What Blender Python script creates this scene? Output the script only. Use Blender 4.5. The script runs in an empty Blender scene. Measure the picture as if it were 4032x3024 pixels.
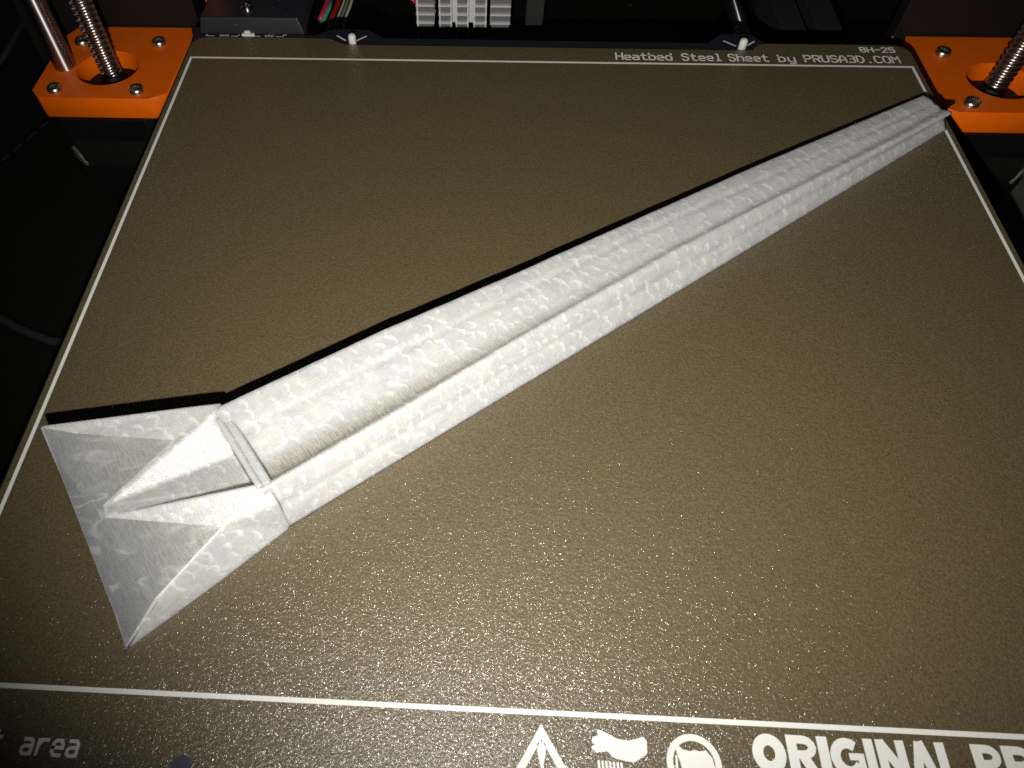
import bpy, bmesh, math, random
from mathutils import Vector, Matrix, noise
random.seed(7)
U = 0.001                                   # everything below is given in millimetres
SC = bpy.context.scene
COL = SC.collection

# ------------------------------------------------------------------ camera
CAM = Vector((104.7007, -25.6676, 147.9779))
RX = Vector((0.99861362, 0.04990732, -0.01673583))       # picture right
RD = Vector((0.0321682, -0.83026204, -0.5564442))        # picture down
RF = Vector((-0.04166577, 0.55513435, -0.83071642))      # forward
cd = bpy.data.cameras.new("camera")
cam = bpy.data.objects.new("camera", cd); COL.objects.link(cam)
m = Matrix(((RX.x, -RD.x, -RF.x, CAM.x * U), (RX.y, -RD.y, -RF.y, CAM.y * U), (RX.z, -RD.z, -RF.z, CAM.z * U), (0, 0, 0, 1)))
cam.matrix_world = m
cd.sensor_width = 36.0
cd.lens = 36.0 * 2859.283 / 4032
cd.shift_x = 262.5 / 4032
cd.shift_y = 6.67 / 4032
cd.clip_start = 0.005; cd.clip_end = 20
cd.dof.use_dof = True
cd.dof.focus_distance = 0.205
cd.dof.aperture_fstop = 45
SC.camera = cam

# ------------------------------------------------------------------ world, phone flash, exposure
w = bpy.data.worlds.new("World"); SC.world = w; w.use_nodes = True
w.node_tree.nodes["Background"].inputs[0].default_value = (0.55, 0.6, 0.7, 1)
w.node_tree.nodes["Background"].inputs[1].default_value = 0.009
ld = bpy.data.lights.new("phone_flash", 'SPOT')
ld.energy = 3.1
ld.color = (1.0, 0.965, 0.9)
ld.shadow_soft_size = 0.0016
ld.spot_size = math.radians(131)
ld.spot_blend = 1.0
lo = bpy.data.objects.new("phone_flash", ld); COL.objects.link(lo)
LP = CAM + RX * -9 + RD * 27
lo.location = LP * U
aim = Vector((160, 262, 0)) - LP
lo.rotation_euler = aim.to_track_quat('-Z', 'Y').to_euler()
SC.view_settings.view_transform = 'Standard'
SC.view_settings.look = 'None'
SC.view_settings.exposure = 0.0
SC.view_settings.gamma = 1.0
SC.cycles.use_denoising = False
SC.cycles.max_bounces = 8
SC.cycles.sample_clamp_indirect = 4.0

# ------------------------------------------------------------------ helpers
def tag(o, label=None, cat=None, group=None, kind=None):
    if label: o['label'] = label
    if cat: o['category'] = cat
    if group: o['group'] = group
    if kind: o['kind'] = kind
    return o

def empty(name, loc, label=None, cat=None, group=None):
    o = bpy.data.objects.new(name, None); COL.objects.link(o)
    o.location = Vector(loc) * U; o.empty_display_size = 0.005
    return tag(o, label, cat, group)

def link(name, me, mat, parent=None):
    if mat is not None and not me.materials: me.materials.append(mat)
    o = bpy.data.objects.new(name, me); COL.objects.link(o)
    if parent is not None: o.parent = parent
    return o

def mesh(name, verts, faces, mat, parent=None, smooth=False, org=(0, 0, 0)):
    """verts in mm in world; org = mm position of the parent/origin"""
    O = Vector(org)
    me = bpy.data.meshes.new(name)
    me.from_pydata([(Vector(v) - O) * U for v in verts], [], faces)
    if smooth: me.polygons.foreach_set('use_smooth', [True] * len(faces))
    me.update()
    o = link(name, me, mat, parent)
    if parent is None: o.location = O * U
    return o

def fix(o):
    bm = bmesh.new(); bm.from_mesh(o.data); bmesh.ops.recalc_face_normals(bm, faces=bm.faces[:])
    bm.to_mesh(o.data); bm.free(); return o

def bevel(o, wmm, seg=2, ang=25):
    b = o.modifiers.new('bevel', 'BEVEL'); b.width = wmm * U; b.segments = seg; b.limit_method = 'ANGLE'; b.angle_limit = math.radians(ang)
    return o

def box(name, lo_, hi_, mat, parent=None, org=(0, 0, 0), bev=0):
    x0, y0, z0 = lo_; x1, y1, z1 = hi_
    v = [(x0, y0, z0), (x1, y0, z0), (x1, y1, z0), (x0, y1, z0), (x0, y0, z1), (x1, y0, z1), (x1, y1, z1), (x0, y1, z1)]
    f = [(0, 3, 2, 1), (4, 5, 6, 7), (0, 1, 5, 4), (1, 2, 6, 5), (2, 3, 7, 6), (3, 0, 4, 7)]
    o = mesh(name, v, f, mat, parent, org=org)
    if bev: bevel(o, bev)
    return o

def prism(name, pts, z0, z1, mat, parent=None, org=(0, 0, 0), bev=0):
    n = len(pts)
    v = [(x, y, z0) for x, y in pts] + [(x, y, z1) for x, y in pts]
    f = [tuple(range(n))[::-1], tuple(range(n, 2 * n))] + [(i, (i + 1) % n, n + (i + 1) % n, n + i) for i in range(n)]
    o = fix(mesh(name, v, f, mat, parent, org=org))
    if bev: bevel(o, bev)
    return o

def tube(name, pts, r, mat, parent=None, org=(0, 0, 0), seg=16):
    P = [Vector(p) for p in pts]; v = []; f = []
    for i, p in enumerate(P):
        t = (P[min(i + 1, len(P) - 1)] - P[max(i - 1, 0)]).normalized()
        a = t.cross(Vector((0, 0, 1)));  a = (a if a.length > 1e-3 else Vector((1, 0, 0))).normalized(); b = t.cross(a)
        for k in range(seg):
            q = 2 * math.pi * k / seg
            v.append(p + (a * math.cos(q) + b * math.sin(q)) * r)
    for i in range(len(P) - 1):
        for k in range(seg):
            f.append((i * seg + k, i * seg + (k + 1) % seg, (i + 1) * seg + (k + 1) % seg, (i + 1) * seg + k))
    f.append(tuple(range(seg))); f.append(tuple(range(len(P) * seg - seg, len(P) * seg))[::-1])
    return fix(mesh(name, v, f, mat, parent, True, org))

def lathe(name, prof, c, mat, parent=None, org=(0, 0, 0), seg=32, hexa=()):
    """prof = [(r, z)...]; rings listed in hexa follow a hexagon"""
    v = []; f = []
    for i, (r, z) in enumerate(prof):
        for k in range(seg):
            q = 2 * math.pi * k / seg
            rr = r
            if i in hexa:
                s = (q % (math.pi / 3)) - math.pi / 6
                rr = r * math.cos(math.pi / 6) / math.cos(s)
            v.append((c[0] + rr * math.cos(q), c[1] + rr * math.sin(q), c[2] + z))
    for i in range(len(prof) - 1):
        for k in range(seg):
            f.append((i * seg + k, i * seg + (k + 1) % seg, (i + 1) * seg + (k + 1) % seg, (i + 1) * seg + k))
    n = len(prof)
    f.append(tuple(range(seg))[::-1]); f.append(tuple(range((n - 1) * seg, n * seg)))
    o = fix(mesh(name, v, f, mat, parent, False, org))
    for p in o.data.polygons: p.use_smooth = len(p.vertices) == 4
    try:
        o.data.set_sharp_from_angle(angle=math.radians(38))
    except Exception: pass
    return o

class N:
    """small node-material helper, coordinates in millimetres"""
    def __init__(s, name):
        s.m = bpy.data.materials.new(name); s.m.use_nodes = True; s.t = s.m.node_tree
        s.b = s.t.nodes['Principled BSDF']; s.co = None
    def n(s, k, **kw):
        x = s.t.nodes.new(k)
        for a, v in kw.items(): setattr(x, a, v)
        return x
    def l(s, a, b): s.t.links.new(a, b)
    def coord(s, rot=0, scale=(1, 1, 1)):
        tc = s.n('ShaderNodeTexCoord'); mp = s.n('ShaderNodeMapping'); mp.vector_type = 'TEXTURE'
        mp.inputs['Rotation'].default_value = (0, 0, rot)
        mp.inputs['Scale'].default_value = tuple(0.001 * q for q in scale)
        s.l(tc.outputs['Object'], mp.inputs['Vector']); return mp.outputs[0]
    def noise(s, co, scale, detail=3, rough=.5, dist=0):
        x = s.n('ShaderNodeTexNoise'); x.inputs['Scale'].default_value = scale; x.inputs['Detail'].default_value = detail
        x.inputs['Roughness'].default_value = rough; x.inputs['Distortion'].default_value = dist
        s.l(co, x.inputs['Vector']); return x.outputs['Fac']
    def vor(s, co, scale, feature='F1', out='Distance'):
        x = s.n('ShaderNodeTexVoronoi'); x.feature = feature; x.inputs['Scale'].default_value = scale
        s.l(co, x.inputs['Vector']); return x.outputs[out]
    def ramp(s, fac, stops):
        x = s.n('ShaderNodeValToRGB'); e = x.color_ramp.elements
        while len(e) < len(stops): e.new(.5)
        for k, (p, c) in enumerate(stops):
            e[k].position = p; e[k].color = (c, c, c, 1) if isinstance(c, (int, float)) else (*c, 1)
        s.l(fac, x.inputs[0]); return x.outputs[0]
    def math(s, op, a, b=None, clamp=False):
        x = s.n('ShaderNodeMath', operation=op); x.use_clamp = clamp
        for i, q in enumerate((a, b)):
            if q is None: continue
            if isinstance(q, (int, float)): x.inputs[i].default_value = q
            else: s.l(q, x.inputs[i])
        return x.outputs[0]
    def mix(s, fac, a, b, blend='MIX'):
        x = s.n('ShaderNodeMix', data_type='RGBA', blend_type=blend)
        for i, q in ((0, fac), (6, a), (7, b)):
            if isinstance(q, (int, float)): x.inputs[i].default_value = q
            elif isinstance(q, tuple): x.inputs[i].default_value = (*q, 1)
            else: s.l(q, x.inputs[i])
        return x.outputs[2]
    def bump(s, h, dist, strength=1, normal=None):
        x = s.n('ShaderNodeBump'); x.inputs['Strength'].default_value = strength; x.inputs['Distance'].default_value = dist * U
        s.l(h, x.inputs['Height'])
        if normal is not None: s.l(normal, x.inputs['Normal'])
        return x.outputs[0]
    def set(s, **kw):
        for k, v in kw.items():
            i = s.b.inputs[k.replace('_', ' ')]
            if isinstance(v, (int, float)): i.default_value = v
            elif isinstance(v, tuple): i.default_value = (*v, 1) if len(v) == 3 and i.type == 'RGBA' else v
            else: s.l(v, i)
        return s.m

def plain(name, col, rough=.5, metal=0.0, var=.25, nscale=.6, bump=.02, spec=.5):
    q = N(name); co = q.coord(); n1 = q.noise(co, nscale, 4, .6)
    c = q.mix(n1, tuple(x * (1 - var) for x in col), tuple(min(1, x * (1 + var)) for x in col))
    r = q.math('MULTIPLY_ADD', n1, .2); q.t.nodes[-1].inputs[2].default_value = rough - .1
    return q.set(Base_Color=c, Roughness=r, Metallic=metal, Specular_IOR_Level=spec, Normal=q.bump(q.noise(co, 4, 3), bump))

# ------------------------------------------------------------------ materials
def sheet_material():
    q = N('powder_coated_steel'); co = q.coord()
    big = q.noise(co, .03, 3, .6)
    g1 = q.noise(co, 1.7, 2, .55, .3)
    g2 = q.noise(co, 3.2, 2, .6)
    v = q.vor(co, 2.0, 'SMOOTH_F1')
    h = q.math('ADD', g1, q.math('MULTIPLY', v, .45))
    h = q.math('ADD', h, q.math('MULTIPLY', g2, .3))
    c = q.mix(q.ramp(g1, [(.3, 0.0), (.7, 1.0)]), (.096, .075, .036), (.152, .120, .061))
    c = q.mix(q.ramp(big, [(.35, 0.0), (.7, .35)]), c, (.130, .098, .048))
    gr = q.noise(co, 2.4, 2, .7)
    c = q.mix(q.ramp(gr, [(.38, .55), (.55, 0.0)]), c, (.05, .038, .016))
    speck = q.ramp(q.vor(co, 1.1, 'F1'), [(.03, 1.0), (.08, 0.0)])
    c = q.mix(q.math('MULTIPLY', speck, .5), c, (.02, .014, .008))
    hb = q.noise(co, 1.25, 3, .68, .4)
    cn = q.bump(hb, .20, 1)
    vc = q.n('ShaderNodeTexVoronoi'); vc.inputs['Scale'].default_value = 4.6; q.l(co, vc.inputs['Vector'])
    sb = q.n('ShaderNodeVectorMath', operation='SUBTRACT'); q.l(vc.outputs['Color'], sb.inputs[0]); sb.inputs[1].default_value = (.5, .5, .5)
    ml = q.n('ShaderNodeVectorMath', operation='MULTIPLY'); q.l(sb.outputs[0], ml.inputs[0]); ml.inputs[1].default_value = (.54, .54, 0)
    ad = q.n('ShaderNodeVectorMath', operation='ADD'); q.l(ml.outputs[0], ad.inputs[0]); q.l(cn, ad.inputs[1])
    nm = q.n('ShaderNodeVectorMath', operation='NORMALIZE'); q.l(ad.outputs[0], nm.inputs[0]); cn = nm.outputs[0]
    tint = q.mix(.09, (1.0, .97, .95), vc.outputs['Color'])
    return q.set(Base_Color=c, Roughness=.47, Specular_IOR_Level=1.0, Coat_Weight=.9, Coat_Roughness=.16, Coat_IOR=1.55,
                 Coat_Tint=tint, Normal=q.bump(h, .12, 1), Coat_Normal=cn)

def pla_material(rot, name='translucent_white_plastic', green=0.0, thin=0.0):
    q = N(name); co = q.coord(rot); cs = q.coord(rot, (1.5, 1, 1))
    wv = q.noise(cs, .20, 2, .5, 1.5)
    cl = q.noise(cs, .30, 6, .66, .8)
    cl2 = q.noise(q.coord(rot, (1.3, 1, 1)), .45, 4, .55, 1.2)
    nz = q.n('ShaderNodeTexNoise'); nz.inputs['Scale'].default_value = .35; nz.inputs['Detail'].default_value = 3; q.l(co, nz.inputs['Vector'])
    vm = q.n('ShaderNodeVectorMath', operation='SCALE'); vm.inputs[3].default_value = 2.6; q.l(nz.outputs['Color'], vm.inputs[0])
    va = q.n('ShaderNodeVectorMath', operation='ADD'); q.l(co, va.inputs[0]); q.l(vm.outputs[0], va.inputs[1])
    vn = q.n('ShaderNodeTexVoronoi'); vn.inputs['Scale'].default_value = .30; vn.inputs['Randomness'].default_value = .75; q.l(va.outputs[0], vn.inputs['Vector'])
    vsb = q.n('ShaderNodeVectorMath', operation='SUBTRACT'); q.l(va.outputs[0], vsb.inputs[0]); q.l(vn.outputs['Position'], vsb.inputs[1])
    vdt = q.n('ShaderNodeVectorMath', operation='DOT_PRODUCT'); q.l(vsb.outputs[0], vdt.inputs[0]); vdt.inputs[1].default_value = (.9, .35, .2)
    side = q.ramp(q.math('MULTIPLY', vdt.outputs['Value'], .5), [(.05, 0.0), (.5, 1.0)])
    ring = q.ramp(vn.outputs['Distance'], [(.18, 0.0), (.42, 1.0), (.50, 1.0), (.56, 0.0)])
    ridge = q.math('MULTIPLY', q.math('MULTIPLY', ring, side), q.ramp(cl2, [(.34, .35), (.46, 1.0)]))
    flecks = q.ramp(cl2, [(.55, 0.0), (.64, 1.0)])
    body = q.ramp(cl, [(.36, (.60, .615, .63)), (.5, (.66, .665, .65)), (.64, (.72, .71, .67))])
    c = q.mix(q.math('MULTIPLY', flecks, .3), body, (.84, .86, .83))
    c = q.mix(q.math('MULTIPLY', ridge, .75), c, (.92, .96, .93))
    fine = q.noise(co, 2.6, 3, .7)
    hatch = q.noise(q.coord(rot, (.28, 3.2, 3.2)), 1.0, 3, .6)          # fine lines across the blade
    lines = q.noise(q.coord(rot, (9, .22, .22)), 1.0, 3, .6)            # fine lines along the blade
    c = q.mix(q.ramp(hatch, [(.35, .22), (.55, 0.0)]), c, (.52, .53, .53))
    c = q.mix(q.ramp(lines, [(.33, .30), (.45, 0.0)]), c, (.50, .52, .55))
    at = q.n('ShaderNodeAttribute'); at.attribute_name = 'thin_valley_shade'  # thin hatched valley floor, with the ridge's soft shade painted into the beige
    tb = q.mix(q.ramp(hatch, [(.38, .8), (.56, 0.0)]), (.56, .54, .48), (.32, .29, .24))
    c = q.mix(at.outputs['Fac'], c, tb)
    if green: c = q.mix(green, c, (.60, .64, .57))
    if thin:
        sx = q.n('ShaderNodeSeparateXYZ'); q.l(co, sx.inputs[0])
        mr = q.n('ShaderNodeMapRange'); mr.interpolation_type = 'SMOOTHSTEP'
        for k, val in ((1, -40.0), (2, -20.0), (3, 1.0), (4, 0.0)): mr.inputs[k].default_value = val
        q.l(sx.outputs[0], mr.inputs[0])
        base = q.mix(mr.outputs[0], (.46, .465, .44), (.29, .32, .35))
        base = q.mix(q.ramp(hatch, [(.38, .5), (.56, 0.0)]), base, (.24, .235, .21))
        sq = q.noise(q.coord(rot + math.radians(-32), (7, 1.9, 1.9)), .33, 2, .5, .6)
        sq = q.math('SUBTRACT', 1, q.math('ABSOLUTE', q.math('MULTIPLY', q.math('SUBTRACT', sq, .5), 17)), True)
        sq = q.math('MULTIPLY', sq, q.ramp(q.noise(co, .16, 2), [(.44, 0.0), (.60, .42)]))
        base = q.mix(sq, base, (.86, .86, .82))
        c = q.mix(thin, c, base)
    h = q.math('ADD', q.math('MULTIPLY', cl, 1.2), q.math('MULTIPLY', hatch, .35))
    h = q.math('ADD', h, q.math('MULTIPLY', cl2, .5))
    h = q.math('ADD', h, q.math('MULTIPLY', ridge, .15))
    h = q.math('ADD', h, q.math('MULTIPLY', fine, .28))
    h = q.math('ADD', h, q.math('MULTIPLY', lines, .25))
    nrm = q.bump(h, .22, .8)
    q.set(Base_Color=c, Roughness=.30, Specular_IOR_Level=.6, Subsurface_Weight=.8, Subsurface_Radius=(1.0, .95, .85),
          Subsurface_Scale=.004, Normal=nrm)
    tr = q.n('ShaderNodeBsdfTranslucent'); q.l(c, tr.inputs[0]); q.l(nrm, tr.inputs[1])
    mx = q.n('ShaderNodeMixShader'); mx.inputs[0].default_value = .24
    out = q.t.nodes['Material Output']; q.l(q.b.outputs[0], mx.inputs[1]); q.l(tr.outputs[0], mx.inputs[2]); q.l(mx.outputs[0], out.inputs[0])
    return q.m

def orange_material():
    q = N('orange_printed_plastic'); co = q.coord()
    n1 = q.noise(co, .15, 3, .6); n2 = q.noise(co, 3, 3, .6)
    ln = q.coord(math.radians(45), (8, .35, 1)); st = q.noise(ln, 1, 2, .5)
    c = q.mix(n1, (.70, .108, .001), (.88, .150, .001))
    sp = q.ramp(q.vor(co, .16, 'F1'), [(.05, 1.0), (.07, 0.0)])
    c = q.mix(q.math('MULTIPLY', sp, .6), c, (.25, .03, .002))
    h = q.math('ADD', q.math('MULTIPLY', n2, .4), q.math('MULTIPLY', st, .6))
    return q.set(Base_Color=c, Roughness=.45, Specular_IOR_Level=.3, Normal=q.bump(h, .05, .7), Subsurface_Weight=.08, Subsurface_Scale=.001)

def dusty(name, base, rough=.4, dust=.35, dscale=.16, spec=.4):
    q = N(name); co = q.coord(); n1 = q.noise(co, .12, 4, .6)
    c = q.mix(n1, tuple(x * .6 for x in base), tuple(x * 1.4 for x in base))
    v = q.n('ShaderNodeTexVoronoi'); v.inputs['Scale'].default_value = dscale; v.inputs['Randomness'].default_value = 1
    q.l(co, v.inputs['Vector'])
    d = q.ramp(v.outputs['Distance'], [(.035, 1.0), (.07, 0.0)])
    c = q.mix(q.math('MULTIPLY', d, dust), c, (.32, .33, .32))
    return q.set(Base_Color=c, Roughness=rough, Specular_IOR_Level=spec, Normal=q.bump(q.noise(co, 2.5, 3), .04))

M_SHEET = sheet_material()
ANG = math.atan2(.607, .795)
M_PLA = pla_material(ANG)
M_RIB = pla_material(ANG, 'denser_greenish_white_plastic', .3)
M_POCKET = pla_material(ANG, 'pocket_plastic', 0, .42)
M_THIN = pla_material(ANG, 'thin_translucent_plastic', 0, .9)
M_PRINT = plain('white_printed_ink', (.78, .79, .75), .5, var=.08, nscale=1.5, bump=.03)
M_ORANGE = orange_material()
def metal(name, col, rough):
    q = N(name); n1 = q.noise(q.coord(0, (1, 1, 12)), .8, 3)
    return q.set(Base_Color=q.mix(n1, tuple(x * .93 for x in col), col), Roughness=rough, Metallic=1.0)
M_STEEL = metal('polished_steel', (.62, .58, .58), .42)
_t = M_STEEL.node_tree; _g = _t.nodes.new('ShaderNodeTangent'); _g.direction_type = 'RADIAL'; _g.axis = 'Z'
_t.links.new(_g.outputs[0], _t.nodes['Principled BSDF'].inputs['Tangent'])
_t.nodes['Principled BSDF'].inputs['Anisotropic'].default_value = .95; _t.nodes['Principled BSDF'].inputs['Anisotropic Rotation'].default_value = .25
M_SCREW = plain('stainless_screw', (.60, .57, .50), .30, 1.0, .25, 1.2, .01)
M_LEAD = metal('lead_screw_steel', (.55, .49, .45), .25)
M_BLACKP = dusty('black_plastic', (.012, .011, .011), .38, .5, .12)
M_COVER = dusty('black_cover_plastic', (.016, .017, .021), .42, .6, .3)
M_PCB = plain('black_circuit_board', (.012, .015, .022), .4, var=.3)
M_SILK = plain('silkscreen_ink', (.7, .7, .68), .5, var=.06)
M_FRAME = dusty('black_powder_coated_aluminium', (.006, .0045, .0045), .5, .45, .1)
M_MOTOR = plain('motor_black', (.0025, .0025, .0025), .55, var=.3, spec=.25)
M_STATOR = plain('motor_lamination', (.008, .008, .006), .5, .3)
M_CHAMF = plain('bare_motor_metal', (.14, .14, .12), .4, .3)
M_TABLE = dusty('olive_grey_tabletop', (.075, .078, .066), .45, .3, .1)
M_MAT = dusty('black_glossy_mat', (.0065, .0065, .005), .4, .55, .045)
M_SOLDER = plain('solder_and_white_nylon', (.62, .62, .58), .35, var=.1)
M_ALU = plain('bare_aluminium_fins', (.72, .72, .72), .4, .2, .08, .4)
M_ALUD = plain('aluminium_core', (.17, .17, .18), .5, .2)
M_RED = plain('red_wire_insulation', (.35, .02, .01), .35)
M_PINK = plain('pink_wire_insulation', (.45, .02, .05), .35)
M_CREAM = plain('cream_wire_insulation', (.62, .60, .38), .35)
M_GREY = plain('grey_wire_insulation', (.20, .22, .25), .35)
M_TEAL = plain('teal_wire_insulation', (.05, .35, .28), .35)
M_DARKG = dusty('dark_grey_extrusion', (.020, .021, .021), .5, .3, .2)
M_CABLE = plain('grey_cable_sleeve', (.02, .019, .02), .6)
M_HOLE = plain('slate_blue_adhesive', (.05, .065, .085), .5)

# ------------------------------------------------------------------ tabletop and mat (setting)
tag(box('tabletop', (262.5, -400, -80), (900, 236, -61.5), M_TABLE), kind='structure')
tag(box('ground_mat', (-700, -400, -100), (262, 900, -61.5), M_MAT), kind='structure')
tag(box('ground', (262.5, 236.5, -100), (900, 900, -61.5), M_MAT), kind='structure')

# ------------------------------------------------------------------ heated bed board under the sheet
bed = empty('heated_bed', (125, 105, -3), 'black circuit board of the heated bed showing behind the steel sheet', 'heated bed')
OB = (125, 105, -3)
pts = [(-3, -22), (253, -22), (253, 219), (249.5, 223.2), (204, 224.6), (199.5, 230.6), (189, 230.4), (183.5, 224.6), (67, 225.2), (61, 230.6), (48, 230.6), (41, 226.4), (38, 226.4), (38, 231), (-4, 231), (-3, 219)]
prism('board', pts, -3.2, -1.0, M_PCB, bed, OB)

def ribbon(pts, wd, z, closed=False, v=None, f=None, capext=True):
    """flat mitred strip with half-width ends"""
    P = [Vector((a, b)) for a, b in pts]; n = len(P); L = []
    if capext and not closed:
        d0 = (P[0] - P[1]).normalized(); d1 = (P[-1] - P[-2]).normalized()
        P[0] = P[0] + d0 * wd * .4; P[-1] = P[-1] + d1 * wd * .4
    base = len(v)
    for i in range(n):
        a = P[i - 1] if (closed or i > 0) else None
        b = P[(i + 1) % n] if (closed or i < n - 1) else None
        t0 = (P[i] - a).normalized() if a is not None else (b - P[i]).normalized()
        t1 = (b - P[i]).normalized() if b is not None else t0
        n0 = Vector((-t0.y, t0.x)); n1 = Vector((-t1.y, t1.x)); mm = (n0 + n1)
        if mm.length < 1e-4: mm = n0
        mm.normalize(); k = wd / 2 / max(.45, mm.dot(n0))
        v.append((P[i].x + mm.x * k, P[i].y + mm.y * k, z)); v.append((P[i].x - mm.x * k, P[i].y - mm.y * k, z))
    m_ = n if closed else n - 1
    for i in range(m_):
        j = (i + 1) % n
        f.append((base + 2 * i, base + 2 * i + 1, base + 2 * j + 1, base + 2 * j))

def arc(cx, cy, rx, ry, a0, a1, n=8):
    return [(cx + rx * math.cos(math.radians(a0 + (a1 - a0) * k / n)), cy + ry * math.sin(math.radians(a0 + (a1 - a0) * k / n))) for k in range(n + 1)]

# silkscreen on the board: V marks at the pins, bracket marks and short words in front of the cover
def marks(name, strokes, wd, z, parent, org, mat):
    v = []; f = []
    for i, s in enumerate(strokes): ribbon(s, wd, z + (i % 7) * .003, False, v, f)
    return mesh(name, v, f, mat, parent, org=org)
for s in ([(50.0, 226.3), (53.4, 223.4)], [(57.4, 223.2), (60.6, 226.2)], [(189.4, 226.0), (193.0, 223.0)], [(197.3, 223.4), (200.0, 225.8)]):
    marks('pin_mark', [s], .62, -.93, bed, OB, M_SILK)

# stroke font (cell width 1, cap height 1)
SF = {
 'H': [[(0, 0), (0, 1)], [(1, 0), (1, 1)], [(0, .5), (1, .5)]],
 'e': [[(.02, .34), (.98, .34), (.95, .52), (.75, .66), (.25, .66), (.03, .5), (.03, .16), (.25, 0), (.9, 0)]],
 'a': [[(.12, .66), (.75, .66), (.96, .52), (.96, 0)], [(.96, .36), (.25, .36), (.03, .27), (.03, .09), (.25, 0), (.75, 0), (.96, .12)]],
 't': [[(.4, .95), (.4, .15), (.55, 0), (.95, 0)], [(.05, .66), (.85, .66)]],
 'b': [[(.04, 1), (.04, 0), (.7, 0), (.96, .16), (.96, .5), (.7, .66), (.04, .66)]],
 'd': [[(.96, 1), (.96, 0), (.3, 0), (.04, .16), (.04, .5), (.3, .66), (.96, .66)]],
 'S': [[(.97, .86), (.75, 1), (.25, 1), (.03, .86), (.03, .66), (.25, .53), (.75, .5), (.97, .35), (.97, .14), (.75, 0), (.25, 0), (.03, .14)]],
 'l': [[(.25, 1), (.5, 1), (.5, 0)], [(.2, 0), (.85, 0)]],
 'h': [[(.04, 1), (.04, 0)], [(.04, .5), (.3, .66), (.75, .66), (.96, .5), (.96, 0)]],
 'y': [[(.04, .66), (.04, .16), (.25, 0), (.96, 0)], [(.96, .66), (.96, -.16), (.75, -.3), (.2, -.3)]],
 'P': [[(.04, 0), (.04, 1), (.72, 1), (.97, .86), (.97, .6), (.72, .46), (.04, .46)]],
 'R': [[(.04, 0), (.04, 1), (.72, 1), (.97, .86), (.97, .6), (.72, .46), (.04, .46)], [(.5, .46), (.98, 0)]],
 'U': [[(.03, 1), (.03, .18), (.25, 0), (.75, 0), (.97, .18), (.97, 1)]],
 'A': [[(.03, 0), (.03, .55), (.35, 1), (.65, 1), (.97, .55), (.97, 0)], [(.03, .35), (.97, .35)]],
 '3': [[(.05, 1), (.75, 1), (.97, .86), (.97, .64), (.75, .52), (.97, .38), (.97, .14), (.75, 0), (.05, 0)], [(.35, .52), (.75, .52)]],
 'D': [[(.04, 0), (.04, 1), (.6, 1), (.97, .72), (.97, .28), (.6, 0), (.04, 0)]],
 '.': [[(.38, .04), (.62, .04)]],
 'C': [[(.97, .84), (.75, 1), (.25, 1), (.03, .82), (.03, .18), (.25, 0), (.75, 0), (.97, .16)]],
 'O': [[(.25, 0), (.03, .18), (.03, .82), (.25, 1), (.75, 1), (.97, .82), (.97, .18), (.75, 0), (.25, 0)]],
 'M': [[(.0, 0), (.0, 1), (.5, .55), (1, 1), (1, 0)]],
 'B': [[(.04, 0), (.04, 1), (.7, 1), (.92, .88), (.92, .64), (.7, .52), (.97, .4), (.97, .14), (.72, 0), (.04, 0)], [(.04, .52), (.7, .52)]],
 '-': [[(.05, .5), (.95, .5)]],
 '2': [[(.03, .86), (.25, 1), (.75, 1), (.97, .86), (.97, .68), (.03, 0), (.97, 0)]],
 '5': [[(.95, 1), (.05, 1), (.05, .58), (.72, .58), (.97, .44), (.97, .14), (.72, 0), (.05, 0)]],
 'r': [[(.06, .66), (.06, 0)], [(.06, .4), (.4, .66), (.9, .66)]],
 'G': [[(.9, 1), (.25, 1), (.03, .8), (.03, .2), (.25, 0), (.95, 0), (.95, .45), (.5, .45)]],
 'N': [[(.03, 0), (.03, 1), (.97, 0), (.97, 1)]],
 'V': [[(0, 1), (.5, 0), (1, 1)]],
}
def stext(name, txt, x, y, adv, wd, ht, stroke, z, parent, org, mat):
    v = []; f = []; k = 0
    for i, ch in enumerate(txt):
        for s in SF.get(ch, []):
            ribbon([(x + i * adv + a * wd, y + b * ht) for a, b in s], stroke, z + (k % 9) * .003, False, v, f); k += 1
    return mesh(name, v, f, mat, parent, org=org)
marks('bracket_mark', [[(1.6, 226.2), (1.6, 225.3), (4.4, 225.3)]], .34, -.93, bed, OB, M_SILK)
marks('bracket_mark', [[(10.9, 225.3), (13.2, 225.3), (13.8, 226.2)]], .34, -.93, bed, OB, M_SILK)
marks('bracket_mark', [[(18.6, 226.2), (19.4, 225.4), (21.6, 225.4)]], .34, -.93, bed, OB, M_SILK)
marks('bracket_mark', [[(27.6, 225.3), (30.0, 225.3), (30.2, 226.4), (31.2, 226.4)]], .34, -.93, bed, OB, M_SILK)
stext('board_lettering', 'GND', 6.6, 225.1, 1.2, .85, 1.1, .24, -.93, bed, OB, M_SILK)
stext('board_lettering', 'VCC', 23.3, 225.1, 1.2, .85, 1.1, .24, -.93, bed, OB, M_SILK)
box('solder_pad', (14.9, 224.9, -1), (19.6, 226.3, .0), M_SOLDER, bed, OB, .3)
box('solder_pad', (16.0, 225.2, .02), (18.2, 226.35, .9), M_SOLDER, bed, OB, .3)
for px, ln in ((56.3, .25), (194.9, -.2)):
    o = lathe('locating_pin', [(1.35, -1), (1.35, 1.9), (1.2, 2.3), (.75, 2.65), (.1, 2.75)], (px, 221.5, 0), M_SOLDER, bed, OB, 24)

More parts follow.
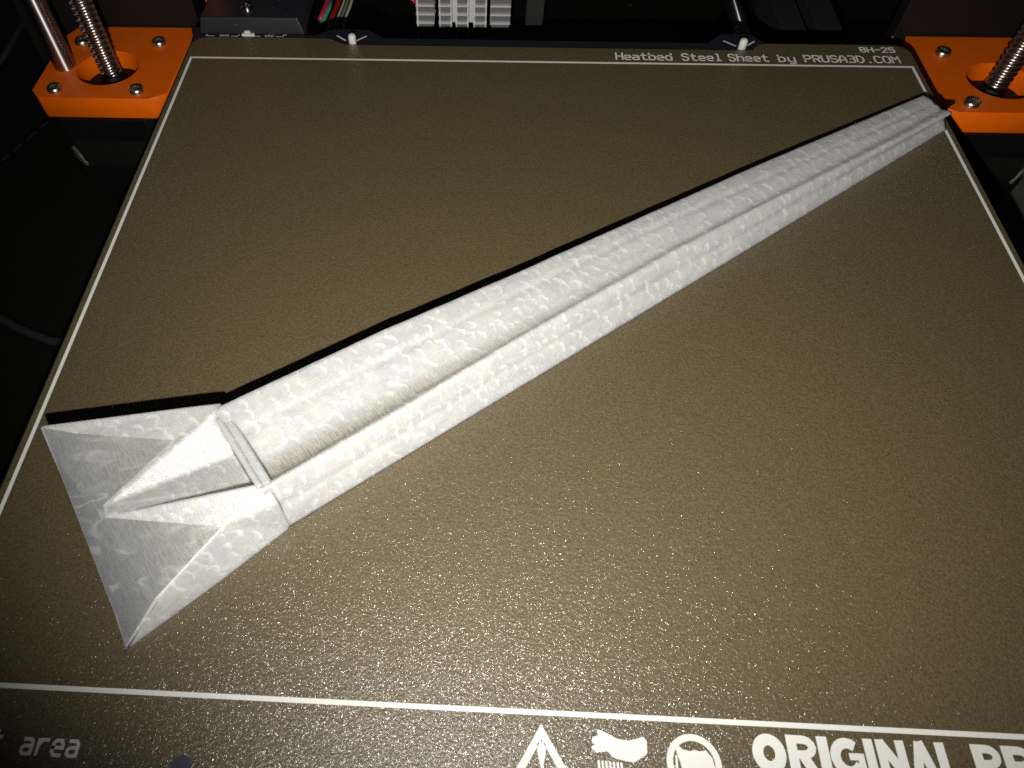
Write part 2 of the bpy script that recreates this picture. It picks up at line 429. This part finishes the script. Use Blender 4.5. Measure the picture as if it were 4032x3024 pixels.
# ------------------------------------------------------------------ steel sheet with its printing
sheet = empty('steel_sheet', (125, 100, 0), 'brown textured spring steel sheet with white border line and printed lettering, lying on the bed', 'steel sheet')
OS = (125, 100, 0)
def rc(cx, cy, r, a0, a1, n=8): return arc(cx, cy, r, r, a0, a1, n)
outl = [(-2, -21), (252, -21)] + rc(246, 217.1, 6, 0, 90) + [(203.5, 223.1)] + [(199.3, 221.8), (197.6, 219.2)] + [(57.9, 219.2)[:2]][::-1]
outl = [(-2, -21), (252, -21)] + rc(246.4, 217.4, 5.6, 0, 90) + [(203.2, 223.0), (200.5, 222.4), (198.0, 219.0), (193.5, 218.75)] + \
       [(58.5, 219.1), (53.5, 219.3), (48.3, 222.6), (46, 223.0)] + rc(3.6, 217.4, 5.6, 90, 180)
cu = bpy.data.curves.new('sheet_outline', 'CURVE'); cu.dimensions = '2D'; cu.fill_mode = 'BOTH'
def spl(pts, org=OS):
    s = cu.splines.new('POLY'); s.points.add(len(pts) - 1); s.use_cyclic_u = True
    for k, (a, b) in enumerate(pts): s.points[k].co = ((a - org[0]) * U, (b - org[1]) * U, 0, 1)
spl(outl)
hole = arc(53.2, -12.4, 2.0, 2.0, 0, 360, 24)[:-1]
hole = [(a, b if b > -12.4 else b - 5) for a, b in hole]
spl(hole)
cu.extrude = .12 * U
tmp = bpy.data.objects.new('tmp', cu); COL.objects.link(tmp)
dg = bpy.context.evaluated_depsgraph_get()
me = bpy.data.meshes.new_from_object(tmp.evaluated_get(dg)); me.name = 'plate'; me.materials.clear()
bpy.data.objects.remove(tmp); bpy.data.curves.remove(cu)
pl = link('plate', me, M_SHEET, sheet); pl.location = (0, 0, -.12 * U)
prism('hole_backing', [(50, -20), (56.4, -20), (56.4, -9), (50, -9)], -.9, -.3, M_HOLE, sheet, OS)

v = []; f = []
ribbon([(0, 0), (250, 0), (250, 210), (0, 210)], .95, .05, True, v, f)
mesh('border_line', v, f, M_PRINT, sheet, org=OS)
stext('printed_lettering', 'Heatbed', 150.1, 212.25, 2.83, 2.15, 3.9, .6, .05, sheet, OS, M_PRINT)
stext('printed_lettering', 'Steel', 172.9, 212.25, 2.83, 2.1, 3.9, .6, .05, sheet, OS, M_PRINT)
stext('printed_lettering', 'Sheet', 188.9, 212.25, 2.83, 2.1, 3.9, .6, .05, sheet, OS, M_PRINT)
stext('printed_lettering', 'by', 205.8, 212.25, 3.3, 2.3, 3.9, .6, .05, sheet, OS, M_PRINT)
stext('printed_lettering', 'PRUSA3D.COM', 214.7, 212.3, 2.97, 2.25, 3.75, .6, .05, sheet, OS, M_PRINT)
stext('printed_lettering', 'BH-25', 235.1, 218.6, 2.45, 1.8, 2.7, .55, .05, sheet, OS, M_PRINT)
stext('printed_lettering', 't', 16.6, -11.4, 2.85, 2.0, 3.7, .64, .05, sheet, OS, M_PRINT)
stext('printed_lettering', 'area', 22.75, -11.5, 2.88, 1.92, 3.75, .62, .05, sheet, OS, M_PRINT)

# bold lettering as thick strokes, centre lines in mm
def bold(strokes, z=.05):
    v = []; f = []
    for k, (s, wd, cl) in enumerate(strokes): ribbon(s, wd, z + k * .004, cl, v, f, False)
    return mesh('bold_letter', v, f, M_PRINT, sheet, org=OS)
TB, BB, HH = -1.65, -8.15, 6.5
def P2(x0, wd, pts): return [(x0 + a * wd, BB + b * HH) for a, b in pts]
def O_(x0, wd, s): return [([(x0 + wd / 2 + (wd - s) / 2 * math.cos(t * math.pi / 14), (TB + BB) / 2 + (HH - s) / 2 * math.sin(t * math.pi / 14)) for t in range(28)], s, True)]
def bar(x, y0, y1, s): return ([(x, y0), (x, y1)], s, False)
def R_(x0, wd, s, leg=True):
    r = [bar(x0 + s / 2, BB, TB, s)]
    yb = TB - HH * .60; ym = (TB + yb) / 2; rr = (TB - yb) / 2
    bw = s * .78
    r.append(([(x0 + s * .6, TB - bw / 2), (x0 + wd * .55, TB - bw / 2)] + arc(x0 + wd * .55, ym, wd * .45 - bw / 2, rr - bw / 2, 90, -90, 8)[1:-1] + [(x0 + wd * .55, yb + bw / 2), (x0 + s * .6, yb + bw / 2)], bw, False))
    if leg: r.append(([(x0 + wd * .48, yb + bw * .6), (x0 + wd - s * .45, BB)], s, False))
    return r
bold(O_(157.2, 6.0, 1.95))
bold(R_(163.6, 5.2, 1.8))
bold([bar(170.1, BB, TB, 1.9)])
bold([(arc(174.3, -4.9, 2.25, 2.35, 50, 330, 14), 1.75, False), ([(174.5, -4.75), (176.6, -4.75), (176.6, -6.9)], 1.15, False)])
bold([bar(178.35, BB, TB, 1.7)])
bold([bar(180.5, BB, TB, 1.6), bar(184.0, BB, TB, 1.6), ([(180.4, TB - .3), (184.1, BB + .3)], 1.7, False)])
bold([([(185.9, BB), (187.55, TB - .1)], 1.65, False), ([(187.45, TB), (189.3, BB)], 1.65, False), ([(186.3, -6.7), (189.0, -6.7)], 1.0, False)])
bold([bar(191.1, BB, TB, 1.7), ([(190.3, BB + .8), (194.5, BB + .8)], 1.6, False)])
bold(R_(196.6, 4.9, 1.8, False))
bold(R_(202.0, 5.2, 1.8))
bold([([(208.6, TB), (208.6, -6)] + arc(210.3, -6, 1.7, 1.3, 180, 360, 8) + [(212.0, TB)], 1.7, False)])
bold([([(218.0, TB - 1.6), (217.0, TB - .8), (215.6, TB - .8), (214.9, TB - 1.8), (215.6, TB - 2.8), (217.4, TB - 3.6), (217.9, TB - 4.8), (217.0, TB - 5.7), (215.4, TB - 5.7), (214.4, TB - 5.0)], 1.5, False)])
bold([([(220.2, BB), (222.4, TB - .1)], 1.9, False), ([(222.2, TB), (224.6, BB)], 1.9, False), ([(220.7, -6.6), (224.1, -6.6)], 1.1, False)])
# warning triangle, glove and ring symbols
v = []; f = []
ribbon([(118.92, -3.25), (124.6, -12.6), (113.2, -12.6)], 1.35, .05, True, v, f)
t = [(118.1, -5.6), (118.3, -5.15), (118.9, -4.95), (119.5, -5.15), (119.7, -5.6), (119.65, -6.8), (119.1, -9.3), (118.7, -9.3), (118.15, -6.8)]
b0 = len(v); v += [(a, b, .05) for a, b in t]; f.append(tuple(range(b0, b0 + len(t)))[::-1])
b0 = len(v); t = arc(118.9, -10.6, .8, .8, 0, 360, 12)[:-1]; v += [(a, b, .05) for a, b in t]; f.append(tuple(range(b0, b0 + len(t))))
mesh('warning_symbol', v, f, M_PRINT, sheet, org=OS)
hand = [(129.26, -2.35), (130.38, -2.65), (132.82, -3.81), (134.81, -4.06), (136.1, -3.77), (137.66, -3.23), (138.22, -3.9), (138.13, -5.96), (136.79, -6.92), (135.74, -7.53), (134.26, -7.49), (131.82, -6.94), (131.02, -6.07), (130.65, -5.98), (128.88, -6.29), (128.04, -5.65), (128.2, -5.18), (128.71, -5.04), (128.12, -4.38), (128.42, -3.67), (129.31, -3.52)]
prism('glove_symbol', hand, .02, .05, M_PRINT, sheet, OS)
v = []; f = []
for k in range(7):
    x = 129.2 + k * .68
    ribbon([(x, -7.7 - k * .03), (x + .05, -8.8), (x - .1, -9.8)], .42, .05, False, v, f)
mesh('hot_surface_symbol', v, f, M_PRINT, sheet, org=OS)
v = []; f = []
ribbon(arc(146.4, -7.3, 4.35, 4.35, 0, 360, 40)[:-1], 1.15, .05, True, v, f)
t = [(143.6, -4.2), (144.6, -5.0), (145.9, -5.25), (146.7, -5.0), (147.6, -5.2), (148.8, -5.0), (149.8, -6.2), (150.1, -8.0), (148.6, -10.4), (145.2, -10.6), (144.2, -9.0), (143.9, -7.0), (143.4, -5.6)]
b0 = len(v); v += [(a, b, .055) for a, b in t]; f.append(tuple(range(b0, b0 + len(t)))[::-1])
ribbon([(143.3, -6.2), (143.25, -8.2)], .4, .065, False, v, f)
mesh('ring_symbol', v, f, M_PRINT, sheet, org=OS)

# ------------------------------------------------------------------ the translucent white print
AX = Vector((.795, .607, 0)).normalized(); PX = Vector((-AX.y, AX.x, 0)); O0 = Vector((65.8, 34.6, 0))
prt = empty('printed_blade', (65.8, 34.6, 0), 'translucent white 3D printed tapering blade with flared faceted end, lying diagonally across the brown sheet', 'printed part')
OP = tuple(O0)
def W(s, p, z): return O0 + AX * s + PX * p + Vector((0, 0, z))
def interp(tab, x):
    for (a, b), (c, d) in zip(tab, tab[1:]):
        if x <= c:
            t_ = max(0, (x - a) / (c - a)); return b + (d - b) * t_
    return tab[-1][1]
T = dict(
    l3p=[(0, 2.4), (48, 3.2), (115, 4.1), (135, 3.3), (164, 3.0), (215, 2.9), (233, 3.3)], l3z=[(0, 7), (48, 6), (115, 5), (164, 4.3), (233, 3.0)],
    rp=[(0, 5.5), (30, 5.6), (66, 7.0), (120, 7.0), (147, 6.4), (168, 5.4), (233, 2.6)], rz=[(0, 13.2), (66, 10.6), (120, 9.1), (168, 7.5), (233, 5.8)],
    vp=[(0, 7.6), (66, 8.4), (120, 8.4), (233, 4.4)], vz=[(0, 10.2), (30, 10.0), (60, 9.4), (90, 8.9), (120, 8.2), (160, 7.0), (200, 5.9), (233, 5.2)],
    ep=[(0, 13.6), (30, 12.4), (60, 11.2), (90, 9.8), (120, 9.4), (233, 5.2)], ez=[(0, 10.0), (30, 9.9), (60, 9.4), (90, 8.9), (120, 8.0), (160, 6.8), (200, 5.7), (233, 4.8)],
    cp=[(0, 20), (30, 19.3), (110, 16.5), (233, 8.0)], cz=[(0, 12.3), (60, 11.2), (110, 10.0), (160, 8.4), (233, 5.9)],
    fp=[(0, 28.6), (41, 26.6), (77, 23.9), (163, 18.6), (233, 12.7)], fz=[(0, 14), (41, 13), (77, 11.3), (163, 8.3), (233, 5.9)])
def section(s):
    g = lambda k: interp(T[k], s)
    key = [(0.6, 0), (g('l3p') - 1.3, g('l3z') * .55), (g('l3p'), g('l3z')), (g('rp') - 1.0, g('rz') - .5), (g('rp'), g('rz')), (g('vp'), g('vz')), (g('ep'), g('ez')), (g('cp'), g('cz')), (g('fp'), g('fz')), (g('fp') - .3, 0)]
    cnt = [5, 4, 7, 3, 6, 7, 9, 10, 4]
    out = []
    for (a, b), c in zip(zip(key, key[1:]), cnt):
        for k in range(c): out.append((a[0] + (b[0] - a[0]) * k / c, a[1] + (b[1] - a[1]) * k / c))
    out.append(key[-1])
    for _ in range(5):
        out = [out[0]] + [(((a[0] + 2 * b[0] + c[0]) / 4, (a[1] + 2 * b[1] + c[1]) / 4) if k < 47 or _ < 1 else b) for k, (a, b, c) in enumerate(zip(out, out[1:], out[2:]))] + [out[-1]]
    lz, cp_, rz_ = g('l3z'), g('cp'), g('rp')
    out = [(p + (.42 * math.exp(-((z - lz) / .55) ** 2) if p < rz_ and 0 < z else 0), z - (.38 * math.exp(-((p - cp_) / .8) ** 2) if z > 3 else 0)) for p, z in out]
    return out
v = []; f = []
NS = 300; nc = len(section(0))
for i in range(NS + 1):
    s = -1.6 + (232.6 + 1.6) * i / NS
    for j, (p, z) in enumerate(section(s)):
        q = Vector((s * .16, p * .3, z * .3)); q2 = Vector((s * .55, p * .8, z * .8))
        dn = noise.noise(q) * .16 + noise.noise(q2) * .07
        k = 0 if z <= .01 else 1
        v.append(W(s, p - (dn if j < 12 else 0) * k, z + dn * .8 * k))
for i in range(NS):
    for j in range(nc - 1):
        a = i * nc + j; f.append((a, a + nc, a + nc + 1, a + 1))
    f.append((i * nc + nc - 1, (i + 1) * nc + nc - 1, (i + 1) * nc, i * nc))
f.append(tuple(range(nc))); f.append(tuple(range(NS * nc, NS * nc + nc))[::-1])
bl = fix(mesh('tapered_blade', v, f, M_PLA, prt, True, OP)); at = bl.data.attributes.new('thin_valley_shade', 'FLOAT', 'POINT')
for i in range(NS + 1):  # valley band of thin floor and painted shade, fading towards the tip
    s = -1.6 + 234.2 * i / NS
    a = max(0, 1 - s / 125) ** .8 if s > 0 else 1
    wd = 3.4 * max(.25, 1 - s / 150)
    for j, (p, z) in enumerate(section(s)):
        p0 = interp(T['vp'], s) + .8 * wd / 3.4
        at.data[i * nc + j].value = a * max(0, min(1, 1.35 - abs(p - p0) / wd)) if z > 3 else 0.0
hv = dict(A=(10.5, 50.1, 14), K=(48.8, 57.6, 14), B=(37.3, 7.5, .7), T1=(18.9, 49.5, 13), T2=(40.5, 47.9, 13), F1=(29.7, 33.0, 12), F2=(30.6, 30.8, 12),
          E1=(47.4, 53.9, 14), E2=(52.3, 47.8, 8), V=(58.0, 40.4, 8.5), Rg=(62.2, 39.2, 13), L=(54.4, 31.1, 9), M=(42.8, 15.7, 6), H=(64.9, 35.9, 10.2),
          N=(65.7, 34.8, 0), A0=(10.7, 50.0, 0), K0=(48.8, 57.4, 0), B0=(37.3, 7.5, 0), G1=(17.5, 39.5, 10.2), G2=(34, 13.5, 2.6), NM=(54, 23.2, 0))
keys = list(hv)
fc = [('A', 'T1', 'T2', 'E1', 'K'), ('A', 'G1', 'T1'), ('G1', 'F1', 'T1'), ('T1', 'F1', 'T2'), ('F1', 'E1', 'T2'), ('F1', 'E2', 'E1'), ('F1', 'V', 'E2'), ('F1', 'F2', 'V'), ('F2', 'Rg', 'V'),
      ('F2', 'L', 'Rg'), ('G1', 'F2', 'F1'), ('G1', 'G2', 'F2'), ('G2', 'M', 'F2'), ('F2', 'M', 'L'), ('G2', 'B', 'M'), ('L', 'H', 'Rg'), ('L', 'M', 'NM'), ('L', 'NM', 'N', 'H'), ('M', 'B', 'B0'), ('M', 'B0', 'NM'),
      ('A', 'A0', 'B0', 'B', 'G2', 'G1'), ('A', 'K', 'K0', 'A0'), ('A0', 'K0', 'N', 'NM', 'B0'), ('K', 'E1', 'E2', 'V', 'Rg', 'H', 'N', 'K0')]
bm = bmesh.new(); vs = {k: bm.verts.new((Vector(p) - O0) * U) for k, p in hv.items()}
for q in fc: bm.faces.new([vs[k] for k in q])
bmesh.ops.recalc_face_normals(bm, faces=bm.faces[:])
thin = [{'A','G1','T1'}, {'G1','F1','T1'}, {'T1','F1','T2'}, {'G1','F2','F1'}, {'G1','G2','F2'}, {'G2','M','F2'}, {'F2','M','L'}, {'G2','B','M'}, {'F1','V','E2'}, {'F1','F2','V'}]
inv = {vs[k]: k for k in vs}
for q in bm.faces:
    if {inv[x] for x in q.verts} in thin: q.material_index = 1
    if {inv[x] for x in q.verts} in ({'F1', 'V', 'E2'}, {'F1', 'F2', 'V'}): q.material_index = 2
bmesh.ops.triangulate(bm, faces=bm.faces[:])
low = {'E2', 'V'}
ee = [e for e in bm.edges if not all(f_.material_index == 1 for f_ in e.link_faces) and e.calc_face_angle(0) > .05]
bmesh.ops.bevel(bm, geom=ee, offset=.42 * U, segments=2, affect='EDGES', profile=.5, material=0)
bm.normal_update()
for e in bm.edges: e.smooth = all(f_.material_index == 1 for f_ in e.link_faces) and e.calc_face_angle(0) < .5
for q in bm.faces: q.smooth = True
me = bpy.data.meshes.new('flared_end'); bm.to_mesh(me); bm.free()
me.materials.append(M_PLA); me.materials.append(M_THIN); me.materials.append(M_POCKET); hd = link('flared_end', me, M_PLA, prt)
# cross rib between the flared end and the blade, and the small shoulder beside it
def obb(name, s0, s1, p0, p1, z0, z1, mat, bev=.5, slope=0):
    v = [W(s, p, z) for z in (z0, z1) for s, p in ((s0, p0), (s1 - (slope if z == z1 else 0), p0), (s1 - (slope if z == z1 else 0), p1), (s0, p1))]
    f = [(0, 3, 2, 1), (4, 5, 6, 7), (0, 1, 5, 4), (1, 2, 6, 5), (2, 3, 7, 6), (3, 0, 4, 7)]
    return bevel(fix(mesh(name, v, f, mat, prt, False, OP)), bev, 3)
obb('cross_rib', -2.4, -1.0, 5.6, 26.2, 3, 13.3, M_RIB, .55)
obb('cross_rib', -1.3, 1.0, 5.2, 26.0, 3, 13.0, M_RIB, .8)
# ------------------------------------------------------------------ z axis assemblies
def hexscrew(parent, x, y, z, org, mat=M_SCREW, r=2.75, h=1.7, rot=0):
    return lathe('screw', [(r * .9, 0), (r, .15), (r, h * .62), (r * .86, h * .93), (r * .7, h), (1.45, h), (1.3, h - .18), (1.25, h - 1.3), (.1, h - 1.35)], (x, y, z), mat, parent, org, 30, (5, 6, 7))

def mount(cx, side, label):
    c = (cx, 224, -17)
    t = empty('motor_mount', c, label, 'motor mount', 'orange motor mounts either side of the bed')
    s = side                                   # +1: outer edge towards -x
    X = lambda a: cx - s * a
    out = [(X(24.3), 208.2), (X(20.0), 203.8), (X(-20.8), 203.8), (X(-27.4), 207.6), (X(-27.4), 245.2), (X(-25.6), 251), (X(20.2), 251), (X(24.3), 243.8)]
    cu = bpy.data.curves.new('o', 'CURVE'); cu.dimensions = '2D'; cu.fill_mode = 'BOTH'; cu.extrude = 3.9 * U
    for pp in (out, arc(cx, 222.9, 11.6, 10.9, 0, 360, 48)[:-1]):
        sp = cu.splines.new('POLY'); sp.points.add(len(pp) - 1); sp.use_cyclic_u = True
        for k, (a, b) in enumerate(pp): sp.points[k].co = ((a - c[0]) * U, (b - c[1]) * U, 0, 1)
    cu.bevel_depth = .22 * U; cu.bevel_resolution = 1; cu.offset = -.2 * U
    tmp = bpy.data.objects.new('tmp', cu); COL.objects.link(tmp)
    me = bpy.data.meshes.new_from_object(tmp.evaluated_get(bpy.context.evaluated_depsgraph_get())); me.materials.clear()
    bpy.data.objects.remove(tmp); bpy.data.curves.remove(cu)
    link('mount_plate', me, M_ORANGE, t)
    for a in (-15.5, 15.5):
        for b in (208.4, 239.4): hexscrew(t, cx + a, b, -12.9, c)
    return t
mount(-39.6, 1, 'orange printed plastic motor mount left of the sheet, smooth rod standing in it')
mount(291.7, -1, 'orange printed plastic motor mount right of the sheet, behind the blade tip')

def motor(cx, label):
    c = (cx, 224, -54)
    t = empty('stepper_motor', c, label, 'motor', 'stepper motors under the orange mounts')
    def sq(h, ch): return [(cx - h + ch, 224 - h), (cx + h - ch, 224 - h), (cx + h, 224 - h + ch), (cx + h, 224 + h - ch), (cx + h - ch, 224 + h), (cx - h + ch, 224 + h), (cx - h, 224 + h - ch), (cx - h, 224 - h + ch)]
    prism('end_cap', sq(21.1, 4.5), -31, -21.2, M_MOTOR, t, c, .4)
    prism('stator', sq(20.6, 6), -43, -31, M_STATOR, t, c)
    prism('end_cap', sq(21.1, 4.5), -54, -43, M_MOTOR, t, c, .4)
    for sx in (-1, 1):
        q = [(cx + sx * 14.6, 224 - 21.3), (cx + sx * 20.0, 224 - 17.0)]
        v = [(q[0][0], q[0][1], -42.9), (q[1][0], q[1][1], -42.9), (q[1][0], q[1][1], -37.5), ((q[0][0] * .55 + q[1][0] * .45), (q[0][1] * .55 + q[1][1] * .45), -38.6), (q[0][0], q[0][1], -41.6)]
        v2 = [(x - sx * .8, y + .8, z) for x, y, z in v]
        n = 5
        fix(mesh('bare_corner', v + v2, [tuple(range(n)), tuple(range(n, 2 * n))[::-1]] + [(i, (i + 1) % n, n + (i + 1) % n, n + i) for i in range(n)], M_CHAMF, t, org=c))
    lathe('boss', [(11, 0), (11, 1.2), (4, 1.3), (2.4, 1.4)], (cx, 224, -21.2), M_MOTOR, t, c, 32)
    return t
motor(-39.6, 'black stepper motor hanging below the left orange mount')
motor(291.7, 'black stepper motor hanging below the right orange mount, cut by the picture edge')

def leadscrew(cx, label):
    c = (cx, 223.9, -15.5)
    t = empty('lead_screw', c, label, 'lead screw', 'threaded lead screws standing in the orange mounts')
    v = []; f = []; seg = 40; z0, z1 = -15.4, 118; nz = int((z1 - z0) / .25)
    for i in range(nz + 1):
        z = z0 + (z1 - z0) * i / nz
        for k in range(seg):
            ph = (z / 2.1 - 4 * k / seg * .25 * 1.0) % 1.0
            tr = max(0, min(1, 3.2 * (abs(ph - .5) - .17)))
            r = 4.0 - 1.05 * tr
            q = 2 * math.pi * k / seg
            v.append((cx + r * math.cos(q), 223.9 + r * math.sin(q), z))
    for i in range(nz):
        for k in range(seg):
            f.append((i * seg + k, i * seg + (k + 1) % seg, (i + 1) * seg + (k + 1) % seg, (i + 1) * seg + k))
    f.append(tuple(range(seg))[::-1]); f.append(tuple(range(nz * seg, nz * seg + seg)))
    mesh('threaded_shaft', v, f, M_LEAD, t, True, c)
    lathe('shaft_collar', [(4.6, -4.3), (4.6, -1.2), (4.15, -.1)], (cx, 223.9, -15.5), M_MOTOR, t, c, 28)
    return t
leadscrew(-39.6, 'steel lead screw beside the smooth rod, rising from the left orange mount')
leadscrew(291.7, 'steel lead screw rising from the right orange mount at the picture edge')
def rod(cx, label):
    c = (cx, 223.9, -13)
    o = lathe('smooth_rod', [(4, -6), (4, 130)], c, M_STEEL, None, c, 48)
    return tag(o, label, 'rod', 'smooth steel rods of the printer')
rod(-56.6, 'polished smooth steel rod standing upright in the left orange mount')

# ------------------------------------------------------------------ printer frame, cover box and the things behind the bed
fr = empty('printer_frame', (125, 255, -61.5), 'black powder coated aluminium printer frame standing behind the orange mounts', 'frame')
cF = (125, 255, -61.5)
box('upright', (-84, 252, -61.5), (-11, 258, 260), M_FRAME, fr, cF, .4)
box('upright', (262, 252, -61.5), (335, 258, 260), M_FRAME, fr, cF, .4)
box('crossbar', (-11, 252, -61.5), (262, 258, -54), M_FRAME, fr, cF)
box('crossbar', (-84, 252, 260.2), (335, 258, 320), M_FRAME, fr, cF)
o = box('corner_bracket', (-7.5, 256.5, -7), (-1.5, 262, 30), M_ORANGE, None, (-4.5, 259, -7), .5); tag(o, 'small orange printed bracket between the frame and the black cable cover', 'bracket')

cv = empty('cable_cover', (17, 244, -1), 'black plastic cover box with one hex screw, behind the left end of the sheet', 'cover')
cC = (17, 244, -1)
v = [(-1, 226.6, -.95), (38.0, 226.6, -.95), (38.0, 263, -.95), (-1, 263, -.95), (0.2, 227.6, 4.8), (36.0, 227.6, 4.8), (36.0, 262, 4.8), (.2, 262, 4.8)]
bevel(fix(mesh('cover_body', v, [(0, 3, 2, 1), (4, 5, 6, 7), (0, 1, 5, 4), (1, 2, 6, 5), (2, 3, 7, 6), (3, 0, 4, 7)], M_COVER, cv, org=cC)), .5, 3)
hexscrew(cv, 16.6, 233.4, 4.8, cC, M_STEEL, 2.3, 1.1)
lathe('washer', [(3.6, 0), (3.6, .12), (2.3, .14)], (16.6, 233.4, 4.78), M_COVER, cv, cC, 28)

ZR = -30
def ytube(name, x0, y0, x1, y1, r, mat, z=ZR, z1=None):
    n = 14
    pts = [(x0 + (x1 - x0) * k / n + .5 * math.sin(k * .9), y0 + (y1 - y0) * k / n, z + ((z1 if z1 is not None else z) - z) * k / n) for k in range(n + 1)]
    return tube(name, [(a - x0, b - y0, c - z) for a, b, c in pts], r, mat), (x0, y0, z)
def place(t, label, cat, group=None):
    o, l = t; o.location = Vector(l) * U; return tag(o, label, cat, group)
place(ytube('wire', 35.0, 262, 36.2, 330, 1.2, M_RED), 'dark red wire running back from the bed, leftmost of the wires', 'wire', 'wires behind the bed')
place(ytube('wire', 37.6, 262, 38.6, 330, .45, M_CREAM), 'thin pale wire between the red and the grey wire', 'wire', 'wires behind the bed')
place(ytube('wire', 39.3, 262, 40.2, 330, .7, M_GREY), 'blue grey wire in the middle of the wires behind the bed', 'wire', 'wires behind the bed')
place(ytube('wire', 41.3, 262, 42.0, 330, .6, M_CREAM), 'cream wire, rightmost of the wires behind the bed', 'wire', 'wires behind the bed')
o = tube('wire', [(0, 0, 0), (2, 6, 1), (3.4, 12, 2), (4, 20, 3)], .9, M_TEAL); o.location = Vector((30.0, 281, -30)) * U
tag(o, 'short teal wire left of the red wire', 'wire', 'wires behind the bed')
o = tube('wire', [(0, 0, 0), (1.2, 6, 1), (2, 12, 2), (3, 20, 3)], 1.1, M_PINK); o.location = Vector((30.2, 286, -29)) * U
tag(o, 'short pink wire lying on the teal wire', 'wire', 'wires behind the bed')
o = tube('wire', [(74, 281, -18), (70, 284, -16.5), (64, 290, -14.5), (52, 300, -11)], .7, M_PINK, None, (74, 281, -18)); tag(o, 'pink wire reaching the finned heat sink from the left', 'wire', 'wires behind the bed')

hs = empty('heat_sink', (94, 286, -48), 'bare aluminium finned heat sink seen behind the back edge of the bed', 'heat sink'); cH = (94, 286, -48)
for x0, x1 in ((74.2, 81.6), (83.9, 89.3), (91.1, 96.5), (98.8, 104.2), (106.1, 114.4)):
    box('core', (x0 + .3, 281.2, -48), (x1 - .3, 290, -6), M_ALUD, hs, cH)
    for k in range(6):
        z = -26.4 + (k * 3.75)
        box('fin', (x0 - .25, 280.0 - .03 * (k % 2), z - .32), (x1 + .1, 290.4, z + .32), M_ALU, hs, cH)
    if x0 > 83 and x0 < 100:
        box('edge_strip', (x0 - .05, 280.5, -47), (x0 + .55, 281.1, -6.2), M_ALU, hs, cH)
        box('edge_strip', (x1 - .55, 280.5, -47), (x1 + .05, 281.1, -6.2), M_ALU, hs, cH)
    if x0 < 80: box('edge_strip', (x0 - .05, 280.5, -47), (x0 + .7, 281.1, -6.2), M_ALU, hs, cH)
for x0, x1 in ((89.5, 90.9), (96.7, 98.6)): box('tie_bar', (x0, 283, -27.5), (x1, 289, -6), M_ALU, hs, cH)

o = box('side_bracket', (121, 280, -27), (128.6, 300, -8), M_DARKG, None, (125, 290, -27), .4); tag(o, 'dark grey bracket standing to the right of the heat sink', 'bracket')
c = (216.6, 281, -30)
o = tube('smooth_rod', [(217.0, 279, -34), (216.8, 340, -34), (216.6, 420, -34)], 3.4, M_STEEL, None, c, 32); tag(o, 'smooth steel rod lying level behind the bed, right of centre', 'rod', 'smooth steel rods of the printer')
o = box('extrusion_bar', (232.4, 279, -44), (243, 420, -30), M_DARKG, None, (238, 350, -44), .5); tag(o, 'dark grey extrusion bar behind the bed, nearer the steel rod', 'bar', 'dark extrusion bars behind the bed')
o = box('extrusion_bar', (248, 281, -44), (258.6, 420, -30), M_DARKG, None, (253, 350, -44), .5); tag(o, 'dark grey extrusion bar behind the bed, nearer the right orange mount', 'bar', 'dark extrusion bars behind the bed')

# ------------------------------------------------------------------ left side: rail, seam strip, cable
rl = tube('enclosure_rail', [(-150, 285, -61), (-138, 299, -60), (-136, 345, -56), (-134, 430, -50)], 1.4, M_DARKG, None, (-138, 299, -60)); tag(rl, 'dim dark grey rail in the shadow at the far left', 'rail')
st = empty('seam_strip', (-108, 226, -61.4), 'black edge strip with a dashed row of glinting slots, left of the orange mount', 'strip'); cS = (-108, 226, -61.4)
a, b = Vector((-112, 214)), Vector((-92, 266)); d = (b - a).normalized(); nrm = Vector((-d.y, d.x))
def strip(name, s0, s1, w_, z0, z1, mat, par, org):
    q = [a + d * s0 - nrm * w_, a + d * s1 - nrm * w_, a + d * s1 + nrm * w_, a + d * s0 + nrm * w_]
    return prism(name, [(p.x, p.y) for p in q], z0, z1, mat, par, org)
strip('strip_body', -60, 90, 2.2, -61.45, -60.2, M_MOTOR, st, cS)
for k, (s0, ln) in enumerate(((2, 7), (12, 4.5), (19, 5.5), (27.5, 6.5), (37, 5), (46, 6))):
    strip('slot_glint', s0, s0 + ln, .55, -60.2, -59.9, M_DARKG if k % 2 else M_CABLE, st, cS)
pts = [(-120, 168, -59.5), (-100, 152, -59.5), (-85, 143, -59.5), (-73, 137, -59.5), (-62, 131.5, -59.5), (-50, 127, -59.5), (-38, 126, -59.5), (-20, 128, -59.5), (0, 134, -59.5)]
o = tube('cable', pts, 1.6, M_CABLE, None, (-73, 137, -61)); tag(o, 'dark grey cable curving over the black mat beside the bed edge', 'cable')
